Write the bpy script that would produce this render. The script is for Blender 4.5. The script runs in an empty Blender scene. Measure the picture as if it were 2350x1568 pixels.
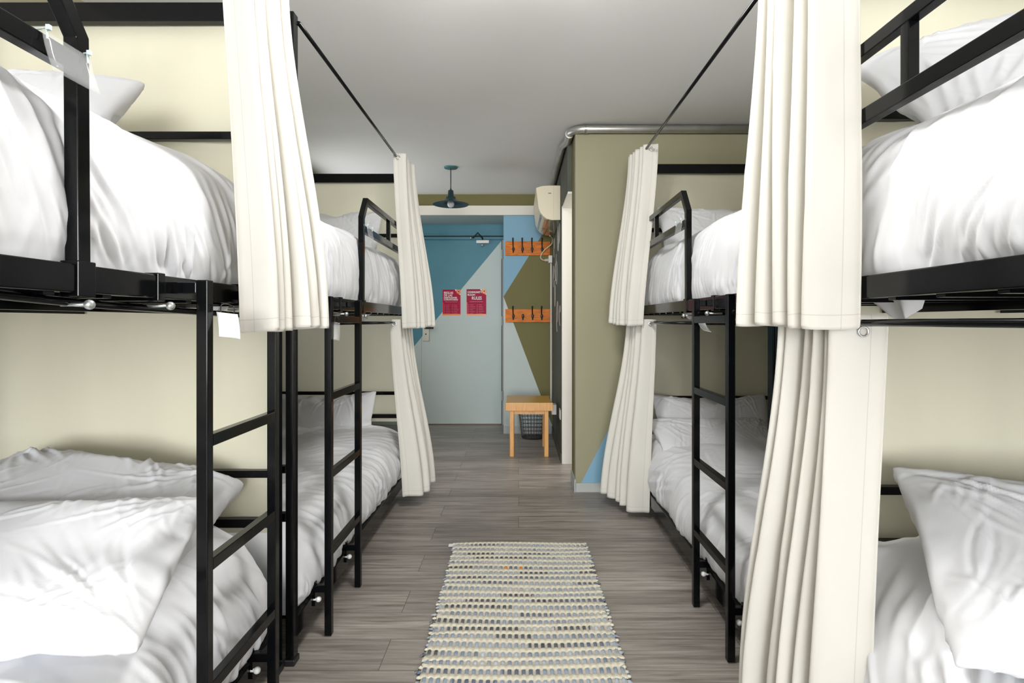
import bpy, bmesh, math, random
import numpy as np
from mathutils import Vector, Matrix, noise
C = bpy.context
SC = C.scene
COL = SC.collection
PI = math.pi

# ------------------------------------------------------------------ camera, world, light, exposure
F_PX, CAM_H = 1270.0, 1.12
cam_d = bpy.data.cameras.new('camera'); cam = bpy.data.objects.new('camera', cam_d); COL.objects.link(cam)
cam.location = (0, 0, CAM_H); cam.rotation_euler = (PI/2, 0, 0)
cam_d.sensor_width = 36; cam_d.lens = 36*F_PX/2350
cam_d.shift_x = -15/2350; cam_d.shift_y = -43/2350
cam_d.clip_start = .02
SC.camera = cam
SC.view_settings.view_transform = 'Standard'; SC.view_settings.look = 'None'
SC.view_settings.gamma = 1; SC.view_settings.use_curve_mapping = False
SC.view_settings.exposure = .02
SC.cycles.use_denoising = True
SC.cycles.max_bounces = 10; SC.cycles.diffuse_bounces = 9; SC.cycles.glossy_bounces = 4
SC.cycles.transmission_bounces = 6; SC.cycles.transparent_max_bounces = 8
SC.cycles.caustics_reflective = False; SC.cycles.caustics_refractive = False
SC.cycles.sample_clamp_indirect = 6
W = bpy.data.worlds.new('daylight'); SC.world = W; W.use_nodes = True
W.node_tree.nodes['Background'].inputs[0].default_value = (.92, .96, 1, 1)
W.node_tree.nodes['Background'].inputs[1].default_value = 1.0

R0 = math.radians; LX0 = -1.76
def area(name, loc, rot, sx, sy, power, col=(1, 1, 1)):
    l = bpy.data.lights.new(name, 'AREA'); l.shape = 'RECTANGLE'; l.size = sx; l.size_y = sy
    l.energy = power; l.color = col
    o = bpy.data.objects.new(name, l); COL.objects.link(o); o.location = loc; o.rotation_euler = rot
    return o
# daylight through the window wall behind the camera
area('window_daylight', (0, -6.12, 1.33), (PI/2, 0, 0), 3.3, 2.1, 530, (.965, .985, 1))
# added fill standing in for daylight at an unseen hall window by the door
area('hall_fill_light', (LX0-.12, 4.85, 1.55), (0, -PI/2, 0), 1.3, 1.3, 13, (.98, .99, 1))
# added light standing in for daylight from the bathroom, falling out of its doorway
area('bathroom_fill_light', (1.30, 4.35, 1.9), (0, R0(60), 0), .7, .9, 30, (1, .97, .93))

# ------------------------------------------------------------------ materials
def mat(name, col, rough=.6, metal=0, spec=.5, nz=None, bump=None, coat=0, trans=0, alpha=1, sheen=0):
    m = bpy.data.materials.new(name); m.use_nodes = True
    nt = m.node_tree; b = nt.nodes['Principled BSDF']
    b.inputs['Base Color'].default_value = (*col, 1); b.inputs['Roughness'].default_value = rough
    b.inputs['Metallic'].default_value = metal; b.inputs['Specular IOR Level'].default_value = spec
    b.inputs['Coat Weight'].default_value = coat; b.inputs['Transmission Weight'].default_value = trans
    b.inputs['Alpha'].default_value = alpha; b.inputs['Sheen Weight'].default_value = sheen
    tc = None
    if nz or bump:
        tc = nt.nodes.new('ShaderNodeTexCoord')
    if nz:      # colour variation: (scale, amount, stretch)
        sc, amt, st = nz
        mp = nt.nodes.new('ShaderNodeMapping'); mp.inputs['Scale'].default_value = st
        n = nt.nodes.new('ShaderNodeTexNoise'); n.inputs['Scale'].default_value = sc; n.inputs['Detail'].default_value = 5
        r = nt.nodes.new('ShaderNodeMapRange'); r.inputs[1].default_value = .3; r.inputs[2].default_value = .7
        r.inputs[3].default_value = 1-amt; r.inputs[4].default_value = 1+amt
        x = nt.nodes.new('ShaderNodeVectorMath'); x.operation = 'SCALE'; x.inputs[0].default_value = col
        nt.links.new(tc.outputs['Object'], mp.inputs[0]); nt.links.new(mp.outputs[0], n.inputs['Vector'])
        nt.links.new(n.outputs['Fac'], r.inputs[0]); nt.links.new(r.outputs[0], x.inputs['Scale'])
        nt.links.new(x.outputs[0], b.inputs['Base Color'])
    if bump:    # (scale, strength, distance, stretch)
        sc, stg, dist, st = bump
        mp = nt.nodes.new('ShaderNodeMapping'); mp.inputs['Scale'].default_value = st
        n = nt.nodes.new('ShaderNodeTexNoise'); n.inputs['Scale'].default_value = sc; n.inputs['Detail'].default_value = 4
        bp = nt.nodes.new('ShaderNodeBump'); bp.inputs['Strength'].default_value = stg; bp.inputs['Distance'].default_value = dist
        nt.links.new(tc.outputs['Object'], mp.inputs[0]); nt.links.new(mp.outputs[0], n.inputs['Vector'])
        nt.links.new(n.outputs['Fac'], bp.inputs['Height']); nt.links.new(bp.outputs[0], b.inputs['Normal'])
    return m
ONE = (1, 1, 1)
FILL_GLOW = 85       # brightness of the added fill bowl over the aisle
M = {}
M['black'] = mat('black_gloss_paint', (.003, .0033, .0038), .13, spec=.22, bump=(60, .03, .002, ONE))
M['cap'] = mat('black_plastic_cap', (.012, .012, .013), .4)
M['linen'] = mat('white_bed_linen', (.725, .735, .765), .85, spec=.2, sheen=.1, bump=(16, .10, .005, (1, .6, 1)))
M['mattress'] = mat('mattress_cover', (.74, .72, .71), .9, spec=.1)
def translucent(m, col, f):
    nt = m.node_tree; b = nt.nodes['Principled BSDF']; out = nt.nodes['Material Output']
    t = nt.nodes.new('ShaderNodeBsdfTranslucent'); t.inputs[0].default_value = (*col, 1)
    ms = nt.nodes.new('ShaderNodeMixShader'); ms.inputs[0].default_value = f
    nt.links.new(b.outputs[0], ms.inputs[1]); nt.links.new(t.outputs[0], ms.inputs[2]); nt.links.new(ms.outputs[0], out.inputs[0])
    return m
M['panel'] = mat('cream_panel_cloth', (.87, .84, .67), .9, spec=.1, nz=(1.5, .04, (3, 3, .4)))
translucent(M['panel'], (.92, .89, .74), .30)
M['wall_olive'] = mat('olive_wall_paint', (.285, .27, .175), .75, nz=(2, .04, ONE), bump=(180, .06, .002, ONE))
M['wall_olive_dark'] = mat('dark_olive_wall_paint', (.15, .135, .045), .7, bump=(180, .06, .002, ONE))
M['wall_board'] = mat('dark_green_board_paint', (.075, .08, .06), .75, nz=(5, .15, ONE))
M['ceiling'] = mat('ceiling_paint', (.83, .83, .82), .85, nz=(1.2, .02, ONE))
M['white'] = mat('white_paint', (.74, .72, .68), .6)
M['band'] = mat('off_white_band', (.72, .69, .62), .6)
M['teal'] = mat('teal_paint', (.055, .195, .255), .55, nz=(3, .05, ONE))
M['mint'] = mat('pale_mint_paint', (.46, .525, .505), .55, nz=(3, .02, ONE))
M['sky'] = mat('light_blue_paint', (.19, .37, .50), .6)
M['base'] = mat('grey_baseboard', (.40, .415, .40), .5)
M['dark'] = mat('dark_gap', (.02, .03, .035), .7)
M['steel'] = mat('galvanised_steel', (.55, .54, .51), .38, metal=.85, nz=(9, .12, (1, 1, 1)))
M['chrome'] = mat('bright_metal', (.75, .75, .74), .25, metal=1)
M['opal'] = mat('fill_light_opal', (.9, .9, .88), .4)
M['opal'].node_tree.nodes['Principled BSDF'].inputs['Emission Color'].default_value = (1, .985, .955, 1)
M['opal'].node_tree.nodes['Principled BSDF'].inputs['Emission Strength'].default_value = FILL_GLOW  # glow added as fill for the far bunks
M['threshold'] = mat('brown_threshold', (.17, .12, .08), .5)
M['zinc'] = mat('zinc_plated_bolt', (.55, .58, .57), .28, metal=.8)
M['knob'] = mat('clear_white_knob', (.85, .87, .87), .2)
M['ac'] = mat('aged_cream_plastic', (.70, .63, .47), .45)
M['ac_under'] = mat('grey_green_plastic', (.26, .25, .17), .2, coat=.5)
M['socket'] = mat('white_plastic', (.70, .68, .66), .4)
M['cable'] = mat('cream_cable', (.6, .52, .38), .5)
M['rack'] = mat('orange_varnished_wood', (.60, .165, .010), .5, spec=.25, nz=(6, .35, (2, 2, 14)))
M['iron'] = mat('black_iron', (.01, .01, .011), .4)
M['stool'] = mat('honey_pine', (.66, .33, .095), .35, nz=(7, .16, (10, 10, 1)))
M['stool_top'] = mat('honey_pine_top', (.55, .30, .05), .35, nz=(7, .18, (1, 10, 1)))
M['lamp'] = mat('dark_teal_enamel', (.012, .035, .042), .35)
M['lamp_rose'] = mat('teal_enamel', (.05, .17, .17), .4)
M['bulb'] = mat('clear_bulb_glass', (.55, .58, .6), .08, alpha=.85)
M['magenta'] = mat('magenta_print', (.36, .003, .045), .5, spec=.2, nz=(20, .12, ONE))
M['print_white'] = mat('white_print', (.8, .76, .74), .4)
M['print_orange'] = mat('orange_print', (.8, .22, .02), .35)
M['print_red'] = mat('red_print', (.65, .01, .03), .35)
M['print_black'] = mat('black_print', (.01, .01, .01), .4)
M['print_pink'] = mat('pink_print', (.5, .12, .2), .4)
M['chalk'] = mat('chalk', (.5, .47, .42), .9)
M['sleeve'] = mat('clear_plastic_sleeve', (.9, .92, .95), .06, alpha=.16, coat=.5)
M['paper'] = mat('white_paper_tag', (.8, .8, .8), .5)
M['tie'] = mat('cable_tie', (.6, .72, .72), .3)

def curtain_mat():
    m = bpy.data.materials.new('cream_curtain_cotton'); m.use_nodes = True
    nt = m.node_tree; b = nt.nodes['Principled BSDF']; out = nt.nodes['Material Output']
    col = (.80, .785, .735)
    b.inputs['Roughness'].default_value = .9; b.inputs['Specular IOR Level'].default_value = .15
    uv = nt.nodes.new('ShaderNodeUVMap'); sep = nt.nodes.new('ShaderNodeSeparateXYZ')
    nt.links.new(uv.outputs[0], sep.inputs[0])
    def band(sock, c, w):
        s = nt.nodes.new('ShaderNodeMath'); s.operation = 'SUBTRACT'; s.inputs[1].default_value = c
        a = nt.nodes.new('ShaderNodeMath'); a.operation = 'ABSOLUTE'
        l = nt.nodes.new('ShaderNodeMath'); l.operation = 'LESS_THAN'; l.inputs[1].default_value = w
        nt.links.new(sock, s.inputs[0]); nt.links.new(s.outputs[0], a.inputs[0]); nt.links.new(a.outputs[0], l.inputs[0])
        return l.outputs[0]
    h = band(sep.outputs[1], .032, .0012)          # stitched hem, metres above the bottom edge
    v = band(sep.outputs[0], .034, .0009)          # stitched front edge
    mx = nt.nodes.new('ShaderNodeMath'); mx.operation = 'MAXIMUM'
    nt.links.new(h, mx.inputs[0]); nt.links.new(v, mx.inputs[1])
    mix = nt.nodes.new('ShaderNodeMix'); mix.data_type = 'RGBA'
    mix.inputs['A'].default_value = (*col, 1); mix.inputs['B'].default_value = (col[0]*.8, col[1]*.8, col[2]*.78, 1)
    nt.links.new(mx.outputs[0], mix.inputs['Factor']); nt.links.new(mix.outputs['Result'], b.inputs['Base Color'])
    t = nt.nodes.new('ShaderNodeBsdfTranslucent'); t.inputs[0].default_value = (.86, .83, .74, 1)
    ms = nt.nodes.new('ShaderNodeMixShader'); ms.inputs[0].default_value = .25
    nt.links.new(b.outputs[0], ms.inputs[1]); nt.links.new(t.outputs[0], ms.inputs[2]); nt.links.new(ms.outputs[0], out.inputs[0])
    tc = nt.nodes.new('ShaderNodeTexCoord'); n = nt.nodes.new('ShaderNodeTexNoise'); n.inputs['Scale'].default_value = 14; n.inputs['Detail'].default_value = 5
    bp = nt.nodes.new('ShaderNodeBump'); bp.inputs['Strength'].default_value = .12; bp.inputs['Distance'].default_value = .004
    nt.links.new(tc.outputs['Object'], n.inputs['Vector']); nt.links.new(n.outputs['Fac'], bp.inputs['Height']); nt.links.new(bp.outputs[0], b.inputs['Normal'])
    return m
M['curtain'] = curtain_mat()

def floor_mat():
    m = bpy.data.materials.new('grey_brown_plank_floor'); m.use_nodes = True
    nt = m.node_tree; b = nt.nodes['Principled BSDF']; N = nt.nodes.new; L = nt.links.new
    tc = N('ShaderNodeTexCoord')
    br = N('ShaderNodeTexBrick'); br.offset = .37; br.inputs['Scale'].default_value = 1
    br.inputs['Brick Width'].default_value = 1.22; br.inputs['Row Height'].default_value = .178
    br.inputs['Mortar Size'].default_value = .0012; br.inputs['Mortar Smooth'].default_value = .2
    br.inputs['Color1'].default_value = (0, 0, 0, 1); br.inputs['Color2'].default_value = (1, 1, 1, 1); br.inputs['Mortar'].default_value = (.5, .5, .5, 1)
    L(tc.outputs['Object'], br.inputs['Vector'])
    # grain, offset per plank
    vm = N('ShaderNodeVectorMath'); vm.operation = 'MULTIPLY_ADD'; vm.inputs[1].default_value = (2.2, 42, 1)
    sc = N('ShaderNodeVectorMath'); sc.operation = 'SCALE'; sc.inputs['Scale'].default_value = 30
    L(br.outputs['Color'], sc.inputs[0]); L(tc.outputs['Object'], vm.inputs[0]); L(sc.outputs[0], vm.inputs[2])
    n = N('ShaderNodeTexNoise'); n.inputs['Scale'].default_value = 1.3; n.inputs['Detail'].default_value = 8; n.inputs['Roughness'].default_value = .65; n.inputs['Distortion'].default_value = .35
    L(vm.outputs[0], n.inputs['Vector'])
    n2 = N('ShaderNodeTexNoise'); n2.inputs['Scale'].default_value = 2.2; n2.inputs['Detail'].default_value = 3
    mp = N('ShaderNodeMapping'); mp.inputs['Scale'].default_value = (.6, 3, 1); L(tc.outputs['Object'], mp.inputs[0]); L(mp.outputs[0], n2.inputs['Vector'])
    ra = N('ShaderNodeValToRGB'); e = ra.color_ramp.elements
    e[0].position = .28; e[0].color = (.105, .088, .076, 1); e[1].position = .72; e[1].color = (.40, .365, .33, 1)
    k = e.new(.5); k.color = (.255, .228, .204, 1)
    L(n.outputs['Fac'], ra.inputs[0])
    a1 = N('ShaderNodeMapRange'); a1.inputs[3].default_value = .85; a1.inputs[4].default_value = 1.15; L(br.outputs['Color'], a1.inputs[0])
    a2 = N('ShaderNodeMapRange'); a2.inputs[1].default_value = .3; a2.inputs[2].default_value = .7; a2.inputs[3].default_value = .82; a2.inputs[4].default_value = 1.18; L(n2.outputs['Fac'], a2.inputs[0])
    mm = N('ShaderNodeMath'); mm.operation = 'MULTIPLY'; L(a1.outputs[0], mm.inputs[0]); L(a2.outputs[0], mm.inputs[1])
    s2 = N('ShaderNodeVectorMath'); s2.operation = 'SCALE'; L(ra.outputs[0], s2.inputs[0]); L(mm.outputs[0], s2.inputs['Scale'])
    mix = N('ShaderNodeMix'); mix.data_type = 'RGBA'; mix.inputs['B'].default_value = (.06, .05, .042, 1)
    L(br.outputs['Fac'], mix.inputs['Factor']); L(s2.outputs[0], mix.inputs['A']); L(mix.outputs['Result'], b.inputs['Base Color'])
    b.inputs['Roughness'].default_value = .36
    rr = N('ShaderNodeMapRange'); rr.inputs[3].default_value = .3; rr.inputs[4].default_value = .5; L(n.outputs['Fac'], rr.inputs[0]); L(rr.outputs[0], b.inputs['Roughness'])
    bp = N('ShaderNodeBump'); bp.inputs['Strength'].default_value = .1; bp.inputs['Distance'].default_value = .002
    L(n.outputs['Fac'], bp.inputs['Height']); L(bp.outputs[0], b.inputs['Normal'])
    return m
M['floor'] = floor_mat()

def rug_mat():
    m = bpy.data.materials.new('rag_rug_cotton'); m.use_nodes = True
    nt = m.node_tree; b = nt.nodes['Principled BSDF']
    a = nt.nodes.new('ShaderNodeAttribute'); a.attribute_name = 'yarn'
    nt.links.new(a.outputs['Color'], b.inputs['Base Color']); b.inputs['Roughness'].default_value = .95; b.inputs['Specular IOR Level'].default_value = .1
    tc = nt.nodes.new('ShaderNodeTexCoord'); n = nt.nodes.new('ShaderNodeTexNoise'); n.inputs['Scale'].default_value = 260
    bp = nt.nodes.new('ShaderNodeBump'); bp.inputs['Strength'].default_value = .5; bp.inputs['Distance'].default_value = .002
    nt.links.new(tc.outputs['Object'], n.inputs['Vector']); nt.links.new(n.outputs['Fac'], bp.inputs['Height']); nt.links.new(bp.outputs[0], b.inputs['Normal'])
    return m
M['rug'] = rug_mat()

# ------------------------------------------------------------------ helpers
def tag(o, label=None, cat=None, group=None, kind=None):
    if label: o['label'] = label
    if cat: o['category'] = cat
    if group: o['group'] = group
    if kind: o['kind'] = kind
    return o
def empty(name, loc, label=None, cat=None, group=None, rot=(0, 0, 0)):
    o = bpy.data.objects.new(name, None); COL.objects.link(o); o.location = loc; o.rotation_euler = rot
    o.empty_display_size = .1
    return tag(o, label, cat, group)
def link(name, me, parent=None, m=None, smooth=False):
    o = bpy.data.objects.new(name, me); COL.objects.link(o)
    for k in (m if isinstance(m, (list, tuple)) else [m] if m else []): me.materials.append(k)
    if parent:
        o.parent = parent
        if parent.type == 'EMPTY' and parent.parent is None:
            o.matrix_parent_inverse = PINV.get(parent.name, Matrix())
    if smooth: me.polygons.foreach_set('use_smooth', [True]*len(me.polygons))
    return o
PINV = {}
def world_thing(name, loc, label, cat, group=None):
    """Empty at the thing's base whose parts are given in world coordinates"""
    o = empty(name, loc, label, cat, group)
    PINV[o.name] = Matrix.Translation(loc).inverted()
    return o
def build(bm, name, m=None, parent=None, smooth=False, bevel=0):
    bmesh.ops.recalc_face_normals(bm, faces=bm.faces)
    me = bpy.data.meshes.new(name); bm.to_mesh(me); bm.free()
    o = link(name, me, parent, m, smooth)
    if bevel:
        b = o.modifiers.new('bevel', 'BEVEL'); b.width = bevel; b.segments = 2; b.limit_method = 'ANGLE'; b.harden_normals = False
    return o
def B(): return bmesh.new()
def box(bm, x0, x1, y0, y1, z0, z1, mi=0):
    v = [bm.verts.new(p) for p in ((x0, y0, z0), (x1, y0, z0), (x1, y1, z0), (x0, y1, z0), (x0, y0, z1), (x1, y0, z1), (x1, y1, z1), (x0, y1, z1))]
    for f in ((0, 3, 2, 1), (4, 5, 6, 7), (0, 1, 5, 4), (1, 2, 6, 5), (2, 3, 7, 6), (3, 0, 4, 7)):
        q = bm.faces.new([v[i] for i in f]); q.material_index = mi
    return bm
def sweep(bm, pts, w, h, side=(1, 0, 0), closed=False):
    """rectangular tube along pts; w along side, h across; mitred corners"""
    side = Vector(side).normalized(); pts = [Vector(p) for p in pts]; n = len(pts); rings = []
    for i, p in enumerate(pts):
        d0 = (p-pts[i-1]).normalized() if i > 0 or closed else None
        d1 = (pts[(i+1) % n]-p).normalized() if i < n-1 or closed else None
        if d0 is None: d0 = d1
        if d1 is None: d1 = d0
        t = (d0+d1).normalized(); k = 1/max(.3, t.dot(d1))
        up = side.cross(t).normalized()
        rings.append([bm.verts.new(p+side*a*w/2+up*b*h/2*k) for a, b in ((-1, -1), (1, -1), (1, 1), (-1, 1))])
    for i in range(n-1):
        for j in range(4): bm.faces.new([rings[i][j], rings[i][(j+1) % 4], rings[i+1][(j+1) % 4], rings[i+1][j]])
    bm.faces.new(rings[0][::-1]); bm.faces.new(rings[-1])
    return bm
def tube(bm, pts, r, seg=10, caps=True):
    pts = [Vector(p) for p in pts]; n = len(pts); rings = []
    t0 = (pts[1]-pts[0]).normalized()
    ref = Vector((0, 0, 1)) if abs(t0.z) < .9 else Vector((1, 0, 0))
    a = t0.cross(ref).normalized()
    for i, p in enumerate(pts):
        t = (pts[min(i+1, n-1)]-pts[max(i-1, 0)]).normalized()
        a = (a-t*a.dot(t)).normalized(); b = t.cross(a)
        rr = r[i] if isinstance(r, (list, tuple)) else r
        rings.append([bm.verts.new(p+a*math.cos(2*PI*k/seg)*rr+b*math.sin(2*PI*k/seg)*rr) for k in range(seg)])
    for i in range(n-1):
        for k in range(seg): bm.faces.new([rings[i][k], rings[i][(k+1) % seg], rings[i+1][(k+1) % seg], rings[i+1][k]])
    if caps: bm.faces.new(rings[0][::-1]); bm.faces.new(rings[-1])
    return bm
def ball(bm, c, r, sx=1, sy=1, sz=1, u=12, v=8):
    bmesh.ops.create_uvsphere(bm, u_segments=u, v_segments=v, radius=r, matrix=Matrix.Translation(c) @ Matrix.Diagonal((sx, sy, sz, 1)))
    return bm
def lathe(bm, prof, c=(0, 0, 0), seg=32, close=False):
    rings = []
    for r, z in prof:
        rings.append([bm.verts.new((c[0]+r*math.cos(2*PI*k/seg), c[1]+r*math.sin(2*PI*k/seg), c[2]+z)) for k in range(seg)])
    for i in range(len(prof)-1):
        for k in range(seg): bm.faces.new([rings[i][k], rings[i][(k+1) % seg], rings[i+1][(k+1) % seg], rings[i+1][k]])
    if close: bm.faces.new(rings[0][::-1]); bm.faces.new(rings[-1])
    return bm
def poly(bm, pts, mi=0):
    f = bm.faces.new([bm.verts.new(p) for p in pts]); f.material_index = mi; return f
def spline(pts, n=8):
    """Catmull-Rom through points"""
    P = [Vector(p) for p in pts]; out = []
    for i in range(len(P)-1):
        a, b, c, d = P[max(i-1, 0)], P[i], P[i+1], P[min(i+2, len(P)-1)]
        for k in range(n):
            t = k/n
            out.append(.5*((2*b)+(c-a)*t+(2*a-5*b+4*c-d)*t*t+(3*b-a-3*c+d)*t**3))
    out.append(P[-1]); return out
def grid_mesh(name, P, uv=None, flip=False):
    nu, nv = P.shape[:2]
    me = bpy.data.meshes.new(name)
    idx = np.arange(nu*nv).reshape(nu, nv)
    q = np.stack([idx[:-1, :-1], idx[1:, :-1], idx[1:, 1:], idx[:-1, 1:]], -1).reshape(-1, 4)
    if flip: q = q[:, ::-1]
    me.from_pydata(P.reshape(-1, 3).tolist(), [], q.tolist())
    if uv is not None:
        l = me.uv_layers.new(name='UVMap')
        li = np.empty(len(me.loops), dtype=np.int32); me.loops.foreach_get('vertex_index', li)
        l.data.foreach_set('uv', uv.reshape(-1, 2)[li].ravel().astype(np.float32))
    me.update()
    return me
def px(x, Y): return (x-1190)*Y/F_PX
def pz(y, Y): return CAM_H-(y-741)*Y/F_PX

# ------------------------------------------------------------------ the room
LX, RX, BY, FY, DY, CZ = -1.76, 1.76, -6.00, 5.60, 6.08, 2.42
HX = .345            # wall on the right of the hall
PX, PY = .376, 3.66  # partition behind the right bunks
def struct(bm, name, m, parent=None, **k):
    o = build(bm, name, m, parent, **k)
    if parent is None: o['kind'] = 'structure'
    return o
struct(box(B(), LX-.1, RX+.1, BY-.1, DY+.15, -.1, 0), 'floor', M['floor'])
struct(box(B(), LX-.1, RX+.1, BY-.1, DY+.15, CZ, CZ+.1), 'ceiling', M['ceiling'])
# side walls: off-white for added bounce up to the near bunks' heads, olive beyond
bm = B(); box(bm, LX-.1, LX, BY, 1.80, 0, CZ, 1); box(bm, LX-.1, LX, 1.80, 4.2, 0, CZ, 0); box(bm, LX-.1, LX, 5.5, DY+.1, 0, CZ, 0)
box(bm, LX-.1, LX, 4.2, 5.5, 0, .9, 0); box(bm, LX-.1, LX, 4.2, 5.5, 2.2, CZ, 0)  # opening for the added hall window
struct(bm, 'wall_left', [M['wall_olive'], M['white']])
bm = B()
for y in (4.22, 4.85, 5.48): box(bm, LX-.07, LX-.03, y-.02, y+.02, .9, 2.2)
for z in (.92, 2.18): box(bm, LX-.07, LX-.03, 4.2, 5.5, z-.02, z+.02)
struct(bm, 'window_added', M['white'])  # unseen window frame added around the hall fill light
bm = B(); box(bm, RX, RX+.1, BY, 1.58, 0, CZ, 1); box(bm, RX, RX+.1, 1.58, PY+.1, 0, CZ, 0)
struct(bm, 'wall_right', [M['wall_olive'], M['white']])
bm = B()       # window wall behind the camera
for a in ((LX-.1, RX+.1, 0, .3), (LX-.1, RX+.1, 2.36, CZ), (LX-.1, -1.68, .3, 2.36), (1.68, RX+.1, .3, 2.36)):
    box(bm, a[0], a[1], BY-.1, BY, a[2], a[3])
struct(bm, 'wall_back', M['white'])
bm = B()
for x in (-1.66, -.55, .55, 1.66): box(bm, x-.02, x+.02, BY-.06, BY-.02, .3, 2.36)
for z in (.32, 2.34): box(bm, -1.68, 1.68, BY-.06, BY-.02, z-.02, z+.02)
struct(bm, 'window_1', M['white'])
# added fill light, an unseen glowing bowl above the aisle
cl_ = world_thing('aisle_fill_light', (0, 1.55, CZ), 'added fill light bowl out of view over the aisle between the near bunks', 'fill light')
build(lathe(B(), [(.001, 0), (.185, 0), (.185, -.03), (.001, -.03)], (0, 1.55, CZ), 40), 'housing', M['white'], cl_, smooth=False)
build(lathe(B(), [(.17*math.cos(a), -.03-.155*math.sin(a)) for a in [PI/2*k/10 for k in range(10)]]+[(.001, -.185)], (0, 1.55, CZ), 40), 'fill_bowl', M['opal'], cl_, smooth=True)
# partition behind the right-hand bunks, with the painted light blue triangle
bm = B()
box(bm, PX, RX, PY, PY+.08, 0, CZ)
struct(bm, 'wall_partition', M['wall_olive'])
bm = B()
tp = [(1332, 1112), (1394, 991), (1450, 960), (1490, 1112)]
poly(bm, [(px(a, PY), PY-.0015, pz(b, PY)) for a, b in tp])
o = struct(bm, 'painted_triangle', M['sky'], bpy.data.objects['wall_partition'])
struct(box(B(), PX+.002, RX, PY-.012, PY, 0, .062), 'baseboard_partition', M['base'], bevel=.003)
# right side of the hall: short return, doorway, chalkboard wall
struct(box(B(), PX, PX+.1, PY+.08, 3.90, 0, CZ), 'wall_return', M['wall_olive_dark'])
struct(box(B(), PX-.008, PX, PY-.012, 3.90, 0, .085), 'baseboard_return', M['base'])
bm = B()
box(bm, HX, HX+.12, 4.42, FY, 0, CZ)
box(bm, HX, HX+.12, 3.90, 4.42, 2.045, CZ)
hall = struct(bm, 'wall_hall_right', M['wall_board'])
bm = B()
box(bm, HX, HX+.125, 4.39, 4.42, 0, 2.045); box(bm, HX+.003, HX+.125, 3.90, 4.39, 2.03, 2.045)
struct(bm, 'trim_1', M['white'])
bm = B()
box(bm, 1.70, 1.76, PY+.08, 5.2, 0, CZ); box(bm, HX+.12, 1.76, 5.1, 5.2, 0, CZ)
struct(bm, 'wall_bathroom', M['white'])
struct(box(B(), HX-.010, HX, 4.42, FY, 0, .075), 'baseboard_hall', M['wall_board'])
# end wall right of the door: light blue, olive, pale mint fields
bm = B(); xl, xr = -.152, HX
P_ = lambda a, b: (px(a, FY), FY, pz(b, FY))
ap = P_(1157, 681); ap = (xl, FY, ap[2])
e1 = P_(1246, 536); k1 = (e1[2]-ap[2])/(e1[0]-ap[0]); zt = 2.205
xb = xl+(zt-ap[2])/k1
e2 = P_(1240, 905); k2 = (e2[2]-ap[2])/(e2[0]-ap[0]); xm = xl+(0-ap[2])/k2
zr = ap[2]+k1*(xr-xl)
poly(bm, [ap, (xb, FY, zt), (xl, FY, zt)], 0) if xb < xr else poly(bm, [ap, (xr, FY, zr), (xr, FY, zt), (xl, FY, zt)], 0)
if xb < xr: poly(bm, [ap, (xm, FY, 0), (xr, FY, 0), (xr, FY, zt), (xb, FY, zt)], 1)
else: poly(bm, [ap, (min(xm, xr), FY, 0 if xm < xr else ap[2]+k2*(xr-xl)), (xr, FY, 0 if xm < xr else ap[2]+k2*(xr-xl)), (xr, FY, zr)], 1)
if xm < xr: poly(bm, [(xl, FY, 0), (xm, FY, 0), ap], 2)
else: poly(bm, [(xl, FY, 0), (xr, FY, 0), (xr, FY, ap[2]+k2*(xr-xl)), ap], 2)
poly(bm, [(xl, FY, 0), (xl, DY, 0), (xl, DY, zt), (xl, FY, zt)], 3)
poly(bm, [(LX, FY, zt), (xr, FY, zt), (xr, FY, CZ), (LX, FY, CZ)], 4)
poly(bm, [(LX, FY, zt), (LX, DY, zt), (xl, DY, zt), (xl, FY, zt)], 2)
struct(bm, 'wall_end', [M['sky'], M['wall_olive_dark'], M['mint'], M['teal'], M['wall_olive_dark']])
bm = B(); box(bm, LX, HX, FY-.02, FY, 2.207, 2.302); box(bm, HX-.02, HX, 5.0, FY-.02, 2.207, 2.302)
struct(bm, 'trim_2', M['band'])
struct(box(B(), xl, HX-.01, FY-.012, FY, 0, .075), 'baseboard_end', M['base'])
# door plane: frame wall, split teal / mint
DX0, DX1, DZ = px(967, DY), px(1152, DY), pz(551, DY)
def split_z(x): return pz(552+(1152-(x*F_PX/DY+1190))*1.205, DY)   # teal/mint border height at x
bm = B()
Y = DY
poly(bm, [(LX, Y, 0), (DX0, Y, 0), (DX0, Y, split_z(DX0)), (px(790, Y), Y, 0)], 1) if False else None
xz = -1.62
poly(bm, [(LX, Y, 0), (DX0, Y, 0), (DX0, Y, split_z(DX0)), (xz, Y, split_z(xz)), (LX, Y, split_z(xz))], 1)
poly(bm, [(LX, Y, split_z(xz)), (xz, Y, split_z(xz)), (DX0, Y, split_z(DX0)), (DX0, Y, DZ), (LX, Y, DZ)], 0)
poly(bm, [(LX, Y, DZ), (xl, Y, DZ), (xl, Y, zt), (LX, Y, zt)], 0)
poly(bm, [(DX0-.02, Y+.02, 0), (xl, Y+.02, 0), (xl, Y+.02, DZ+.02), (DX0-.02, Y+.02, DZ+.02)], 3)
poly(bm, [(DX1, Y, 0), (xl, Y, 0), (xl, Y, DZ), (DX1, Y, DZ)], 2)
struct(bm, 'wall_far', [M['teal'], M['mint'], M['base'], M['dark']])
bm = B()
box(bm, DX0-.045, xl, DY-.025, DY-.001, DZ+.045, DZ+.055)
box(bm, DX0-.045, xl, DY-.018, DY-.001, DZ+.006, DZ+.03)
struct(bm, 'trim_3', M['teal'])
struct(box(B(), DX0-.05, xl, DY-.006, DY-.001, DZ+.030, DZ+.044), 'trim_4', M['dark'])
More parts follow.
